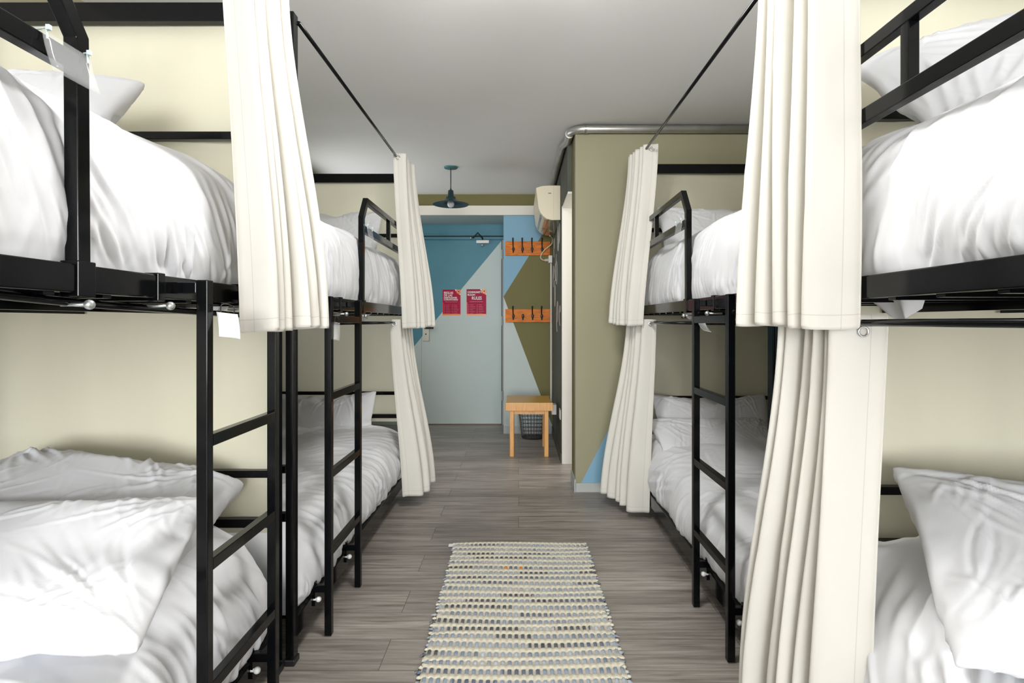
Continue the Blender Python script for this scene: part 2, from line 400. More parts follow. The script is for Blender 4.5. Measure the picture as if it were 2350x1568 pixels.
# door
door = world_thing('door_1', (DX0, DY, 0), None, None); door['kind'] = 'structure'
bm = B(); y1 = DY-.012
a, b = DX0+.004, DX1-.006
za, zb = split_z(a), min(split_z(b), DZ-.004)
box(bm, a, b, y1+.001, DY-.002, .012, DZ-.004, 0)
poly(bm, [(a, y1, .012), (b, y1, .012), (b, y1, zb), (a, y1, za)], 1)
poly(bm, [(a, y1, za), (b, y1, zb), (b, y1, DZ-.004), (a, y1, DZ-.004)], 0)
build(bm, 'door_leaf', [M['teal'], M['mint']], door)
build(box(B(), a, b, y1-.02, DY, 0, .010), 'threshold', M['threshold'], door)
bm = B()
x0 = px(978, DY)
box(bm, x0-.036, x0+.036, y1-.008, y1, pz(783, DY), pz(748, DY))
pl = build(bm, 'lock_plate', M['chrome'], door, bevel=.002)
bm = B(); zc = pz(753, DY)
tube(bm, [(x0, y1-.005, zc), (x0, y1-.05, zc)], .009); tube(bm, [(x0-.01, y1-.05, zc), (x0+.09, y1-.05, zc)], .010)
build(bm, 'handle', M['iron'], door)
bm = B(); tube(bm, [(x0, y1-.0095, pz(767, DY)), (x0, y1-.007, pz(767, DY))], .008); build(bm, 'keyhole', M['iron'], door)
for zz in (1.87, 1.14, .32):
    build(tube(B(), [(DX1+.004, y1-.01, zz-.05), (DX1+.004, y1-.01, zz+.05)], .008), 'hinge', M['base'], door)
# door closer
cl = world_thing('door_closer', (px(1108, DY), y1, pz(556, DY)), 'silver hydraulic door closer at the top of the teal and mint door', 'door closer')
bm = B(); box(bm, px(1094, DY), px(1123, DY), y1-.05, y1, pz(560, DY), pz(553, DY)); build(bm, 'closer_body', M['socket'], cl, bevel=.004)
bm = B(); tube(bm, [(px(1108, DY), y1-.03, pz(553, DY)), (px(1108, DY), y1-.03, pz(548, DY)), (px(1099, DY), y1-.16, pz(540, DY)), (px(1086, DY), y1-.01, pz(547, DY))], .008); build(bm, 'closer_arm', M['iron'], cl)
build(ball(B(), (px(1081, DY), y1-.015, pz(547, DY)), .014), 'arm_pivot', M['chrome'], cl)
build(ball(B(), (px(1108, DY), y1-.035, pz(564, DY)), .018), 'adjuster', M['chrome'], cl)

# ------------------------------------------------------------------ posters
def text(body, x, z, size, y, m, parent, name, bold=.0, sx=1):
    cu = bpy.data.curves.new(name, 'FONT'); cu.body = body; cu.size = size; cu.offset = bold; cu.resolution_u = 3
    o = bpy.data.objects.new(name, cu); COL.objects.link(o); o.data.materials.append(m)
    o.rotation_euler = (PI/2, 0, 0); o.location = (x, y, z); o.scale = (sx, 1, 1)
    o.parent = parent; o.matrix_parent_inverse = PINV[parent.name]
    return o
def poster(x0, x1, y0, y1_, label, lines, glossy):
    X0, X1, Z1, Z0 = px(x0, DY), px(x1, DY), pz(y0, DY), pz(y1_, DY)
    w, h = X1-X0, Z1-Z0; yy = y1-.0015
    t = world_thing('rules_poster', (X0+w/2, y1, Z0), label, 'poster', 'house rules posters on the door')
    build(box(B(), X0, X1, yy, y1, Z0, Z1), 'sheet', M['magenta'], t)
    build(box(B(), X0, X1, yy-.0006, yy, Z0, Z0+h*.055), 'bottom_band', M['print_orange'], t)
    bm = B(); box(bm, X0, X0+w*.05, yy-.0005, yy, Z0+h*.055, Z0+h*.5); build(bm, 'red_edge', M['print_red'], t)
    bm = B()
    poly(bm, [(X0+w*.69, yy-.0004, Z1), (X1, yy-.0004, Z1), (X1, yy-.0004, Z1-h*.21), (X0+w*.84, yy-.0004, Z1-h*.16), (X0+w*.77, yy-.0004, Z1-h*.1)])
    build(bm, 'corner_flower', M['print_white'], t)
    for r, m, d, nm in ((.155, 'print_red', .0007, 'flower_ring'), (.12, 'print_orange', .001, 'flower_ring'), (.042, 'print_black', .0013, 'flower_centre')):
        bm = B(); bmesh.ops.create_circle(bm, cap_ends=True, radius=r*w*.95, segments=24, matrix=Matrix.Translation((X0+w*.9, yy-d, Z1-h*.075)) @ Matrix.Rotation(PI/2, 4, 'X'))
        for v in bm.verts: v.co.x = min(v.co.x, X1); v.co.z = min(v.co.z, Z1)
        build(bm, nm, M[m], t)
    for s, fx, fz, sz, sx in lines:
        text(s, X0+w*fx, Z1-h*fz, sz*h, yy-.0008, M['print_white'], t, 'heading_text', .0006, sx)
    random.seed(x0)
    bm = B()
    box(bm, X0+w*.16, X0+w*.82, yy-.0005, yy, Z1-h*.485, Z1-h*.47); build(bm, 'subtitle_line', M['print_pink'], t)
    bm = B()
    for c in (0, 1):
        for k in range(6):
            zz = Z1-h*(.60+.063*k); xx = X0+w*(.09+.43*c)
            box(bm, xx, xx+w*.035, yy-.0005, yy, zz-h*.012, zz+h*.012)
            box(bm, xx+w*.09, xx+w*(.09+random.uniform(.15, .30)), yy-.0005, yy, zz-h*.005, zz+h*.006)
    build(bm, 'rule_lines', M['print_pink'], t)
    return t
poster(1016, 1057, 665, 724, 'magenta rules poster in Spanish, left of the two posters on the door',
       [('REGLAS', .07, .165, .12, .88), ('DE LAS', .07, .265, .12, .88), ('HABITACIONES', .07, .345, .085, .86), ('COMUNITARIAS', .07, .42, .085, .88)], False)
poster(1071, 1116, 664, 724, 'magenta rules poster in English, right of the two posters on the door',
       [('COMMUNITY', .05, .15, .10, .90), ('ROOM', .05, .25, .10, .95), ('RULES', .26, .40, .17, .82)], True)

# ------------------------------------------------------------------ hall: racks, stool, basket, air conditioner, lamp, pipe
def coat_rack(y0, y1_, label, xs, broken):
    X0, X1, Z1, Z0 = px(1160, FY), px(1262.5, FY), pz(y0, FY), pz(y1_, FY)
    t = world_thing('coat_rack', (X0, FY, Z0), label, 'coat rack', 'wooden coat racks on the end wall')
    build(box(B(), X0, X1, FY-.02, FY, Z0, Z1), 'board', M['rack'], t, bevel=.003)
    for i, x in enumerate(xs):
        X = px(x, FY); zb = Z0+.035; zt_ = Z1+.012
        bm = B()
        ball(bm, (X, FY-.026, zb+.028), .017, .8, .4, 1.3)
        tube(bm, spline([(X, FY-.025, zb+.02), (X, FY-.04, zb-.005), (X, FY-.06, zb+.0), (X, FY-.065, zb+.02)], 5), .006, 8)
        if i != broken:
            tube(bm, spline([(X, FY-.025, zb+.03), (X-.002, FY-.03, (zb+zt_)/2), (X-.003, FY-.06, zt_-.01), (X-.003, FY-.075, zt_+.01)], 5), .0062, 8)
            ball(bm, (X-.003, FY-.075, zt_+.01), .009)
        build(bm, 'hook', M['iron'], t, smooth=True)
coat_rack(555, 587, 'orange wooden coat rack with four long black hooks, the upper one', (1178, 1199, 1221, 1244), -1)
coat_rack(709.5, 740, 'orange wooden coat rack with one broken short hook, the lower one', (1178, 1200, 1222, 1243), 1)

st = world_thing('wooden_stool', (px(1216, 4.82), 4.82, 0), 'honey pine wooden stool standing by the end of the hall', 'stool')
sx0, sx1, sy0, sy1, sz = px(1160, 4.60), px(1269, 4.60), 4.60, 5.05, .455
bm = B(); nn = 8
top, bot = [], []
for s, xs in ((0, sx0), (1, sx1)):
    col = []
    for k in range(nn+1):
        t = k/nn; yy = sy0+(sy1-sy0)*t; dd = .012*math.sin(PI*t)*(1 if s == 0 else -1)
        col.append((xs+dd, yy))
    top.append(col)
ring = [(x, y) for x, y in top[0]]+[(x, y) for x, y in reversed(top[1])]
vt = [bm.verts.new((x, y, sz)) for x, y in ring]; vb = [bm.verts.new((x, y, sz-.07)) for x, y in ring]
f = bm.faces.new(vt); f.material_index = 1
bm.faces.new(vb[::-1])
for i in range(len(ring)): bm.faces.new([vt[i], vb[i], vb[(i+1) % len(ring)], vt[(i+1) % len(ring)]])
build(bm, 'seat', [M['stool'], M['stool_top']], st, bevel=.004)
for lx in (sx0+.035, sx1-.07):
    for ly in (sy0+.02, sy1-.055):
        build(box(B(), lx, lx+.035, ly, ly+.035, 0, sz-.07), 'leg', M['stool'], st, bevel=.003)
for a in ((sx0+.07, sx1-.07, sy0+.03, sy0+.048), (sx0+.07, sx1-.07, sy1-.048, sy1-.03)):
    build(box(B(), *a, sz-.10, sz-.07), 'apron', M['stool'], st)

bk = world_thing('wire_basket', (px(1222, 5.40), 5.40, 0), 'black wire waste basket behind the wooden stool', 'basket')
bx, by = px(1222, 5.40), 5.40
bm = B()
for k in range(26):
    a = 2*PI*k/26; c, s = math.cos(a), math.sin(a)
    tube(bm, [(bx+.105*c, by+.105*s, .006), (bx+.142*c, by+.142*s, .31)], .0022, 5)
for k in range(9):
    t = k/8; r = .105+.037*t; z = .01+.29*t
    tube(bm, [(bx+r*math.cos(2*PI*i/28), by+r*math.sin(2*PI*i/28), z) for i in range(29)], .0022, 5, False)
build(bm, 'wire_mesh', M['iron'], bk)
build(tube(B(), [(bx+.142*math.cos(2*PI*i/32), by+.142*math.sin(2*PI*i/32), .31) for i in range(33)], .005, 8, False), 'rim', M['iron'], bk)
bm = B(); bmesh.ops.create_circle(bm, cap_ends=True, radius=.107, segments=28, matrix=Matrix.Translation((bx, by, .006))); build(bm, 'base', M['iron'], bk)

# air conditioner, long side along the hall wall
ac = world_thing('air_conditioner', (HX, 4.9, 1.95), 'aged cream wall air conditioner high on the hall wall', 'air conditioner')
AY = 4.52
prof = [(1230, 431), (1244, 426.5), (1262, 425.5), (1287, 425.5), (1287, 505), (1266, 505.5), (1256, 503), (1247, 497), (1240, 488), (1236, 478)]
pr = [(min(px(a, AY), HX-.002), pz(b, AY)) for a, b in prof]
bm = B(); y0_, y1_ = AY, AY+.80
A = [bm.verts.new((x, y0_, z)) for x, z in pr]; Bv = [bm.verts.new((x, y1_, z)) for x, z in pr]
bm.faces.new(A[::-1]); bm.faces.new(Bv)
for i in range(len(pr)):
    f = bm.faces.new([A[i], A[(i+1) % len(pr)], Bv[(i+1) % len(pr)], Bv[i]])
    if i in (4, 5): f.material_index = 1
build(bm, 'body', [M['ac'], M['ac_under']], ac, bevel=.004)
bm = B()
for k, (i, m) in enumerate(((6, 0),)):
    (xa, za_), (xb_, zb_) = pr[6], pr[8]
    d = Vector((xb_-xa, 0, zb_-za_)); nrm = Vector((-.55, 0, -.83)).normalized()*.004
    q = [Vector((xa, AY+.06, za_))+nrm, Vector((xb_, AY+.06, zb_))+nrm, Vector((xb_, AY+.76, zb_))+nrm, Vector((xa, AY+.76, za_))+nrm]
    poly(bm, q)
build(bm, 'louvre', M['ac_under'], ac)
build(box(B(), px(1258, AY), px(1265, AY), AY-.001, AY, pz(444.5, AY), pz(443, AY)), 'badge', M['iron'], ac)
bm = B(); box(bm, px(1270, AY), px(1271, AY), AY-.001, AY, pz(502, AY), pz(427, AY)); build(bm, 'end_cap_seam', M['cable'], ac)
# power cable of the air conditioner with its plug
pc = [(1262, 541, 5.2), (1268, 548, 5.35), (1266, 560, 5.45), (1251, 573, 5.52), (1243, 583, 5.54), (1241, 592, 5.54), (1246, 597, 5.54), (1252, 597.5, 5.54)]
bm = B(); tube(bm, spline([(px(a, y), y, pz(b, y)) for a, b, y in pc], 6), .006, 8); build(bm, 'power_cable', M['cable'], ac, smooth=True)
bm = B(); tube(bm, [(px(1250, 5.54), 5.54, pz(597.5, 5.54)), (px(1259, 5.54), 5.54, pz(597, 5.54))], [.012, .016], 10); build(bm, 'plug', M['cable'], ac)
so = world_thing('wall_socket', (.33, 5.57, 1.7), 'white surface socket with a conduit running down the corner behind the coat racks', 'socket')
build(box(B(), px(1258.5, 5.56), px(1268, 5.56)-.003, 5.53, 5.598, pz(604, 5.56), pz(587, 5.56)), 'socket_box', M['socket'], so, bevel=.004)
build(tube(B(), [(px(1265, 5.57), 5.575, pz(604, 5.56)), (px(1265, 5.57), 5.575, .30)], .009), 'conduit', M['socket'], so)
so2 = tag(build(box(B(), .300, HX-.0005, 5.02, 5.12, .285, .375), 'wall_outlet', M['socket'], bevel=.004), 'white outlet box low on the hall wall beside the stool', 'outlet')
so3 = tag(build(box(B(), HX-.008, HX-.0005, 4.50, 4.62, .33, .41), 'wall_outlet', M['socket'], bevel=.002), 'flat white outlet plate low on the hall wall, nearest the doorway', 'outlet')
# chalk scribbles on the dark wall
random.seed(4); bm = B()
for k in range(9):
    y0_ = 4.62+.1*k+random.uniform(-.03, .03); z0_ = random.choice((1.05, 1.25, 1.45, 1.6, 1.72))
    a0 = random.uniform(0, 6); ry, rz = random.uniform(.05, .11), random.uniform(.05, .13)
    pts = [(HX-.001, y0_+ry*math.cos(a0+i*.8)*(1-.05*i), z0_+.1+rz*math.sin(a0+i*.8)+.012*i) for i in range(8)]
    tube(bm, spline(pts, 6), .0032, 5)
build(bm, 'chalk_drawing', M['chalk'], hall)

lamp = world_thing('pendant_lamp', (px(1034.5, 4.62), 4.62, CZ), 'dark teal enamel pendant lamp hanging from the hall ceiling', 'lamp')
lx, ly = px(1034.5, 4.62), 4.62
build(lathe(B(), [(.001, -.012), (.054, -.010), (.057, -.004), (.057, 0)], (lx, ly, CZ)), 'ceiling_rose', M['lamp_rose'], lamp, smooth=True)
build(tube(B(), [(lx, ly, CZ-.01), (lx, ly, 2.245)], .004), 'cord', M['iron'], lamp)
build(lathe(B(), [(.004, .14), (.008, .125), (.018, .12), (.022, .118), (.027, .065), (.042, .062), (.043, .045), (.07, .03), (.095, .015), (.15, .002), (.148, 0), (.09, .008), (.06, .02), (.03, .05), (.001, .055)], (lx, ly, 2.106)), 'lamp_shade', M['lamp'], lamp, smooth=True)
build(ball(B(), (lx, ly, 2.112), .03, 1, 1, 1.1, 20, 14), 'bulb', M['bulb'], lamp, smooth=True)

pipe = world_thing('conduit_pipe', (PX, PY, CZ), 'galvanised metal pipe along the top of the partition, bending into the hall', 'pipe')
pz_ = 2.390; py_ = PY-.032; pxx = PX-.032
pts = [(RX-.001, py_, pz_), (PX+.06, py_, pz_)]
arc = [(PX+.06-(.092)*math.sin(a), py_+.092*(1-math.cos(a)), pz_) for a in [PI/2*k/8 for k in range(9)]]
build(tube(B(), [(RX-.001, py_, pz_), (PX+.06, py_, pz_)]+arc[1:]+[(pxx, 3.88, pz_), (HX-.032, 3.98, pz_), (HX-.032, 5.4, pz_)], .0255, 16), 'pipe_run', M['steel'], pipe, smooth=True)
bm = B(); tube(bm, [(px(1340, PY), py_, pz_), (px(1344, PY), py_, pz_)], .029, 16); build(bm, 'coupling', M['steel'], pipe)
bm = B(); tube(bm, [(PX+.075, py_, pz_), (PX+.055, py_, pz_)], .029, 16); build(bm, 'coupling', M['steel'], pipe)
bm = B(); tube(bm, [(pxx, PY+.06, pz_), (pxx, PY+.085, pz_)], .029, 16); build(bm, 'coupling', M['steel'], pipe)

# ------------------------------------------------------------------ rag rug
def make_rug():
    rng = np.random.default_rng(5)
    w, L = .655, 1.30; nc, nr = 29, 26      # columns of knots, blue rows
    su, sv = 7, 8
    NU, NV = nc*su+1, nr*2*sv//2*1+1
    NV = nr*sv*2//1+1
    u = np.linspace(0, 1, NU); v = np.linspace(0, 1, NV)
    U, Vv = np.meshgrid(u, v, indexing='ij')
    Wv = Vv*nr; Wv = np.floor(Wv)*2+np.where(Wv % 1 < .44, (Wv % 1)/.44, 1+((Wv % 1)-.44)/.56)
    row = np.minimum(Wv.astype(int), nr*2-1); colu = np.minimum((U*nc).astype(int), nc-1)
    fu = U*nc-colu; fv = Wv-row
    blue = row % 2 == 1
    hz = np.where(blue, .004+.006*np.sqrt(np.clip(1-((fu-.5)/.31)**2, 0, 1))*np.sqrt(np.clip(1-((fv-.5)/.5)**2, 0, 1)),
                  .004+.006*np.sqrt(np.clip(1-((fv-.5)/.55)**2, 0, 1))*(.82+.18*np.sin(PI*fu)))
    hz += rng.normal(0, .0006, hz.shape)
    edge = (np.minimum(U, 1-U) < .012)
    rowoff = rng.normal(0, .0035, nr*2)[row]*(np.abs(U-.5)*2)**6+np.sin(Vv*40+U*3)*.002
    X = (U-.5)*w*(1+rng.normal(0, .012, nr*2)[row]*1.0)
    Yc = -Vv*L+rowoff*2+.006*np.sin(U*5+Vv*3)
    P = np.stack([X, Yc, hz+.001], -1)
    me = grid_mesh('woven_field', P, flip=True)
    base_blue = rng.choice(5, (nr*2, 6), p=[.34, .22, .16, .14, .14])
    pal = np.array([(.33, .38, .44), (.25, .30, .37), (.13, .155, .20), (.43, .455, .48), (.10, .11, .115)])
    seg = np.clip((U*5+rng.uniform(0, 1, nr*2)[row]).astype(int), 0, 5)
    bcol = pal[base_blue[row, seg]]*(1+rng.normal(0, .12, (nr*2, nc))[row, colu])[..., None]
    isknot = (np.abs(fu-.5) < .31)
    warp = np.array([.52, .48, .42])
    cr = np.array([.62, .585, .47])
    colr = np.where(blue[..., None], np.where(isknot[..., None], bcol, warp), np.where((np.abs(fu-.5) < .30)[..., None], cr, cr*.86))
    org = ((row == 11) & ((colu == 11) | (colu == 14)))
    colr[org & isknot] = (.62, .22, .05)
    colr = np.clip(colr, 0, 1)
    at = me.color_attributes.new('yarn', 'FLOAT_COLOR', 'POINT')
    at.data.foreach_set('color', np.concatenate([colr, np.ones(colr.shape[:2]+(1,))], -1).reshape(-1).astype(np.float32))
    r = empty('rag_rug', (.008, 2.80, 0), 'cream and denim blue woven rag rug on the plank floor', 'rug', rot=(0, 0, .008))
    link('woven_field', me, r, M['rug'], smooth=True)
    # looped selvedge ends and frayed denim bits along both sides
    for s in (-1, 1):
        bm = B(); cl = []
        for k in range(nr*2):
            y = -(k+.5)/(nr*2)*L+rng.normal(0, .002); x = s*(w/2+rng.normal(0, .003))
            n0 = len(bm.verts)
            ball(bm, (x, y, .006), .0085, .9 if k % 2 else 1.1, 1.0, .6, 8, 6)
            c = cr if k % 2 == 0 else pal[base_blue[k, 0 if s < 0 else 5]]
            cl += [c]*(len(bm.verts)-n0)
            if k % 2 and rng.random() < .6:
                n0 = len(bm.verts)
                tube(bm, [(x, y, .008), (x+s*rng.uniform(.008, .018), y+rng.normal(0, .006), .006)], [.004, .0015], 5)
                cl += [c]*(len(bm.verts)-n0)
        me2 = bpy.data.meshes.new('selvedge'); bm.verts.index_update(); bm.to_mesh(me2); bm.free()
        a2 = me2.color_attributes.new('yarn', 'FLOAT_COLOR', 'POINT')
        a2.data.foreach_set('color', np.array([(*c, 1) for c in cl], np.float32).ravel())
        link('selvedge', me2, r, M['rug'], smooth=True)
    build(box(B(), -w/2-.03, -w/2+.004, -.045, -.012, .006, .0075), 'care_label', M['paper'], r)
make_rug()

# ------------------------------------------------------------------ bunk beds
TOPZ = 2.138
def bunk(label, s, ax, wx, y0, y1, lad_x, lad, guard, top_rung=True, rod_curve=0, panel_gap=.0, gv=None):
    """s: -1 left / +1 right; ax, wx: aisle / wall post centres; y0 foot, y1 head; lad: ladder rail Ys; guard: (post Y, end Y)"""
    t = world_thing('bunk_bed', (s*(ax+wx)/2, (y0+y1)/2, 0), label, 'bunk bed', 'black metal bunk beds along the aisle')
    pw, pd = .027, .038
    for x in (ax, wx):
        for y in (y0, y1):
            p = build(box(B(), s*x-pw/2, s*x+pw/2, y-pd/2, y+pd/2, .004, TOPZ), 'post', M['black'], t, bevel=.003)
            build(box(B(), s*x-pw/2-.004, s*x+pw/2+.004, y-pd/2-.004, y+pd/2+.004, 0, .02), 'foot_cap', M['cap'], p, bevel=.003).matrix_parent_inverse = Matrix()
    xa, xb = sorted((s*ax, s*wx))
    for y in (y0, y1):
        for z0, z1, nm in ((TOPZ-.06, TOPZ, 'top_rail'), (1.703, 1.728, 'end_rail'), (.627, .650, 'end_rail'), (.468, .495, 'end_rail'), (1.172, 1.222, 'end_rail')):
            build(box(B(), xa+pw/2, xb-pw/2, y-.014, y+.014, z0, z1), nm, M['black'], t, bevel=.002)
    for x in (ax, wx):
        build(box(B(), s*x-.0125, s*x+.0125, y0+pd/2, y1-pd/2, 1.172, 1.222), 'upper_side_rail', M['black'], t, bevel=.003)
        build(box(B(), s*x-.0125, s*x+.0125, y0+pd/2, y1-pd/2, .076, .145), 'lower_side_rail', M['black'], t, bevel=.003)
    for nm, z in (('upper_slat_deck', 1.176), ('lower_slat_deck', .118)):
        bm = B(); n = 15
        for k in range(n):
            y = y0+.08+(y1-y0-.16)*k/(n-1); box(bm, xa, xb, y-.011, y+.011, z-.010, z+.010)
        for x in (xa+.3, xb-.3): box(bm, x-.012, x+.012, y0, y1, z-.028, z-.010)
        build(bm, nm, M['black'], t)
    # cloth panels on the head end, stretched between the rails with slack folds
    for nm, za_, zb_, ph in (('upper_cloth_panel', 1.215, TOPZ-.055, .3), ('lower_cloth_panel', .44, 1.19, 1.7)):
        nx, nz = 60, 24
        U, V = np.meshgrid(np.linspace(0, 1, nx), np.linspace(0, 1, nz), indexing='ij')
        X = xa+pw/2+.001+(xb-xa-pw-.002)*U
        Yy = y1+.0185+.007*np.sin(U*9+ph)*np.sin(PI*V)**.5+.004*np.sin(U*23+V*3+ph)*np.sin(PI*V)+.003*np.sin(V*5+ph*3+U*4)
        P = np.stack([X, Yy, za_+(zb_-za_)*V], -1)
        link(nm, grid_mesh(nm, P), t, M['panel'], True)
    # curtain rods
    build(tube(B(), [(s*.732, y0+pd/2, 2.118), (s*.732, y1-.02, 2.118)], .0072, 10), 'curtain_rod', M['black'], t, smooth=True)
    if rod_curve:
        pts = [(s*(ax+.02), y0+.1, 1.20+.06), (s*(ax+.02), y0+.55, 1.205), (s*(ax+.02), y0+1.05, 1.163), (s*(ax+.02), y0+1.6, 1.146), (s*(ax+.02), y1-.05, 1.14)]
        build(tube(B(), spline(pts, 6), .008, 10), 'curtain_rod', M['black'], t, smooth=True)
    else:
        build(tube(B(), [(s*(ax-.002), y0+.01, 1.118), (s*(ax-.002), y1-.5, 1.120), (s*(ax-.006), y1-.01, 1.118)], .008, 10), 'curtain_rod', M['black'], t, smooth=True)
    # guard rail: post, chamfered corner and two rails
    gy, ge, dr = guard; xg = s*ax
    bm = B()
    sweep(bm, [(xg, gy, 1.175), (xg, gy+.004*dr, 1.62), (xg, gy+.075*dr, 1.715), (xg, ge, 1.715)], .025, .028)
    sweep(bm, [(xg, gy+.012*dr, 1.570), (xg, ge, 1.570)], .024, .033)
    vy = gv if gv else gy+.55*dr
    sweep(bm, [(xg, vy, 1.58), (xg, vy, 1.705)], .022, .024)
    g = build(bm, 'guard_rail', M['black'], t, bevel=.002)
    def sub(bm, nm, m, par, **k):
        o = build(bm, nm, m, par, **k); o.matrix_parent_inverse = Matrix(); return o
    bm = B(); box(bm, xg-.017, xg+.017, gy-.02, gy+.02, 1.165, 1.228); sub(bm, 'clamp', M['black'], g, bevel=.002)
    bm = B(); tube(bm, [(xg+s*.03, gy, 1.152), (xg-s*.02, gy, 1.152)], .0035); ball(bm, (xg-s*.020, gy, 1.152), .009); sub(bm, 'bolt', M['zinc'], g, smooth=True)
    # ladder
    L = empty('ladder', (0, 0, 0)); L.parent = t; L.matrix_parent_inverse = PINV[t.name]
    lx_ = s*lad_x
    for y in lad:
        r = sub(box(B(), lx_-.0125, lx_+.0125, y-.0125, y+.0125, .003, 1.215), 'ladder_rail', M['black'], L, bevel=.002)
    la, lb = lad
    for z in ([1.132] if top_rung else [])+[.855, .575, .297]:
        sub(box(B(), lx_-.0115, lx_+.0115, la+.0125, lb-.0125, z-.0135, z+.0135), 'rung', M['black'], L, bevel=.002)
    for y in lad:
        a, b = sorted((lx_, s*ax))
        sub(box(B(), a+.0125, b+.03, y-.0125, y+.0125, 1.185, 1.210), 'hook_bracket', M['black'], L, bevel=.002) if s > 0 else sub(box(B(), a-.03, b-.0125, y-.0125, y+.0125, 1.185, 1.210), 'hook_bracket', M['black'], L, bevel=.002)
        sub(box(B(), min(a, b), max(a, b), y-.008, y+.012, .155, .180), 'spacer_arm', M['black'], L, bevel=.002)
        bm = B(); xm_ = s*(ax-.016); box(bm, xm_-.003, xm_+.003, y-.004, y+.012, .105, .19); sub(bm, 'clamp_plate', M['black'], L)
        bm = B(); tube(bm, [(xm_-.018, y+.0, .128), (xm_+.018, y, .128)], .005); ball(bm, (xm_-s*.014, y, .128), .010); ball(bm, (xm_+s*.014, y, .128), .007); sub(bm, 'bolt', M['knob'], L, smooth=True)
        bm = B(); yb = y-.055; tube(bm, [(xm_-s*.018, yb, 1.156), (xm_+s*.04, yb, 1.156)], .0035); ball(bm, (xm_-s*.018, yb, 1.156), .009); sub(bm, 'bolt', M['zinc'], L, smooth=True)
        bm = B(); box(bm, s*ax-.016, s*ax+.016, yb-.012, yb+.012, 1.166, 1.226); sub(bm, 'clamp', M['black'], L, bevel=.002)
    return t
WXL, WXR = 1.70, 1.70
NL = dict(s=-1, ax=.776, wx=WXL, y0=-.20, y1=1.77)
FL = dict(s=-1, ax=.747, wx=WXL, y0=1.823, y1=3.79)
NR = dict(s=1, ax=.760, wx=WXR, y0=-.38, y1=1.595)
FR = dict(s=1, ax=.760, wx=WXR, y0=1.642, y1=3.56)
bunk('black metal bunk bed on the left, nearest the camera', lad_x=.70, lad=(1.235, 1.579), guard=(.975, -.15, -1), top_rung=False, rod_curve=1, **NL)
bunk('black metal bunk bed on the left, farther from the camera', lad_x=.68, lad=(1.985, 2.347), guard=(2.63, 3.76, 1), **FL)
bunk('black metal bunk bed on the right, nearest the camera', lad_x=.70, lad=(-.25, .10), guard=(.40, 1.52, 1), gv=1.075, **NR)
bunk('black metal bunk bed on the right, farther from the camera', lad_x=.70, lad=(1.83, 2.185), guard=(2.477, 3.53, 1), gv=3.05, **FR)

# ------------------------------------------------------------------ bedding
def stamps(rng, A, Bc, folds):
    """sum of crease stamps on a surface with arc coordinates A (along the bed) and Bc (across)"""
    H = np.zeros_like(A)
    for (a0, b0, th, Ln, w, k, amp, asym) in folds:
        c, s = math.cos(th), math.sin(th)
        da, db = A-a0, Bc-b0
        p = da*c+db*s; q = -da*s+db*c-k*p*p
        e = np.exp(-(p/Ln)**2*1.2)
        x = q/w
        x = np.where(x > 0, x*asym, x/asym)
        H += amp*e*(1-.6*x*x)*np.exp(-x*x*.75)
    return H
def fbm(G, sc, off, octv=3, step=4):
    """fractal noise sampled on every 4th grid point of G and interpolated"""
    ia = np.unique(np.append(np.arange(0, G.shape[0], step), G.shape[0]-1)); ib = np.unique(np.append(np.arange(0, G.shape[1], step), G.shape[1]-1))
    c = np.array([[noise.fractal(Vector((G[i, j, 0]*sc+off, G[i, j, 1]*sc, G[i, j, 2]*sc)), 1.0, 2.0, octv) for j in ib] for i in ia])
    t = np.array([np.interp(np.arange(G.shape[1]), ib, r) for r in c])
    return np.array([np.interp(np.arange(G.shape[0]), ia, t[:, j]) for j in range(G.shape[1])]).T
def normals(P):
    du = np.gradient(P, axis=0); dv = np.gradient(P, axis=1)
    n = np.cross(du, dv); n /= np.maximum(np.linalg.norm(n, axis=-1, keepdims=True), 1e-9)
    return n
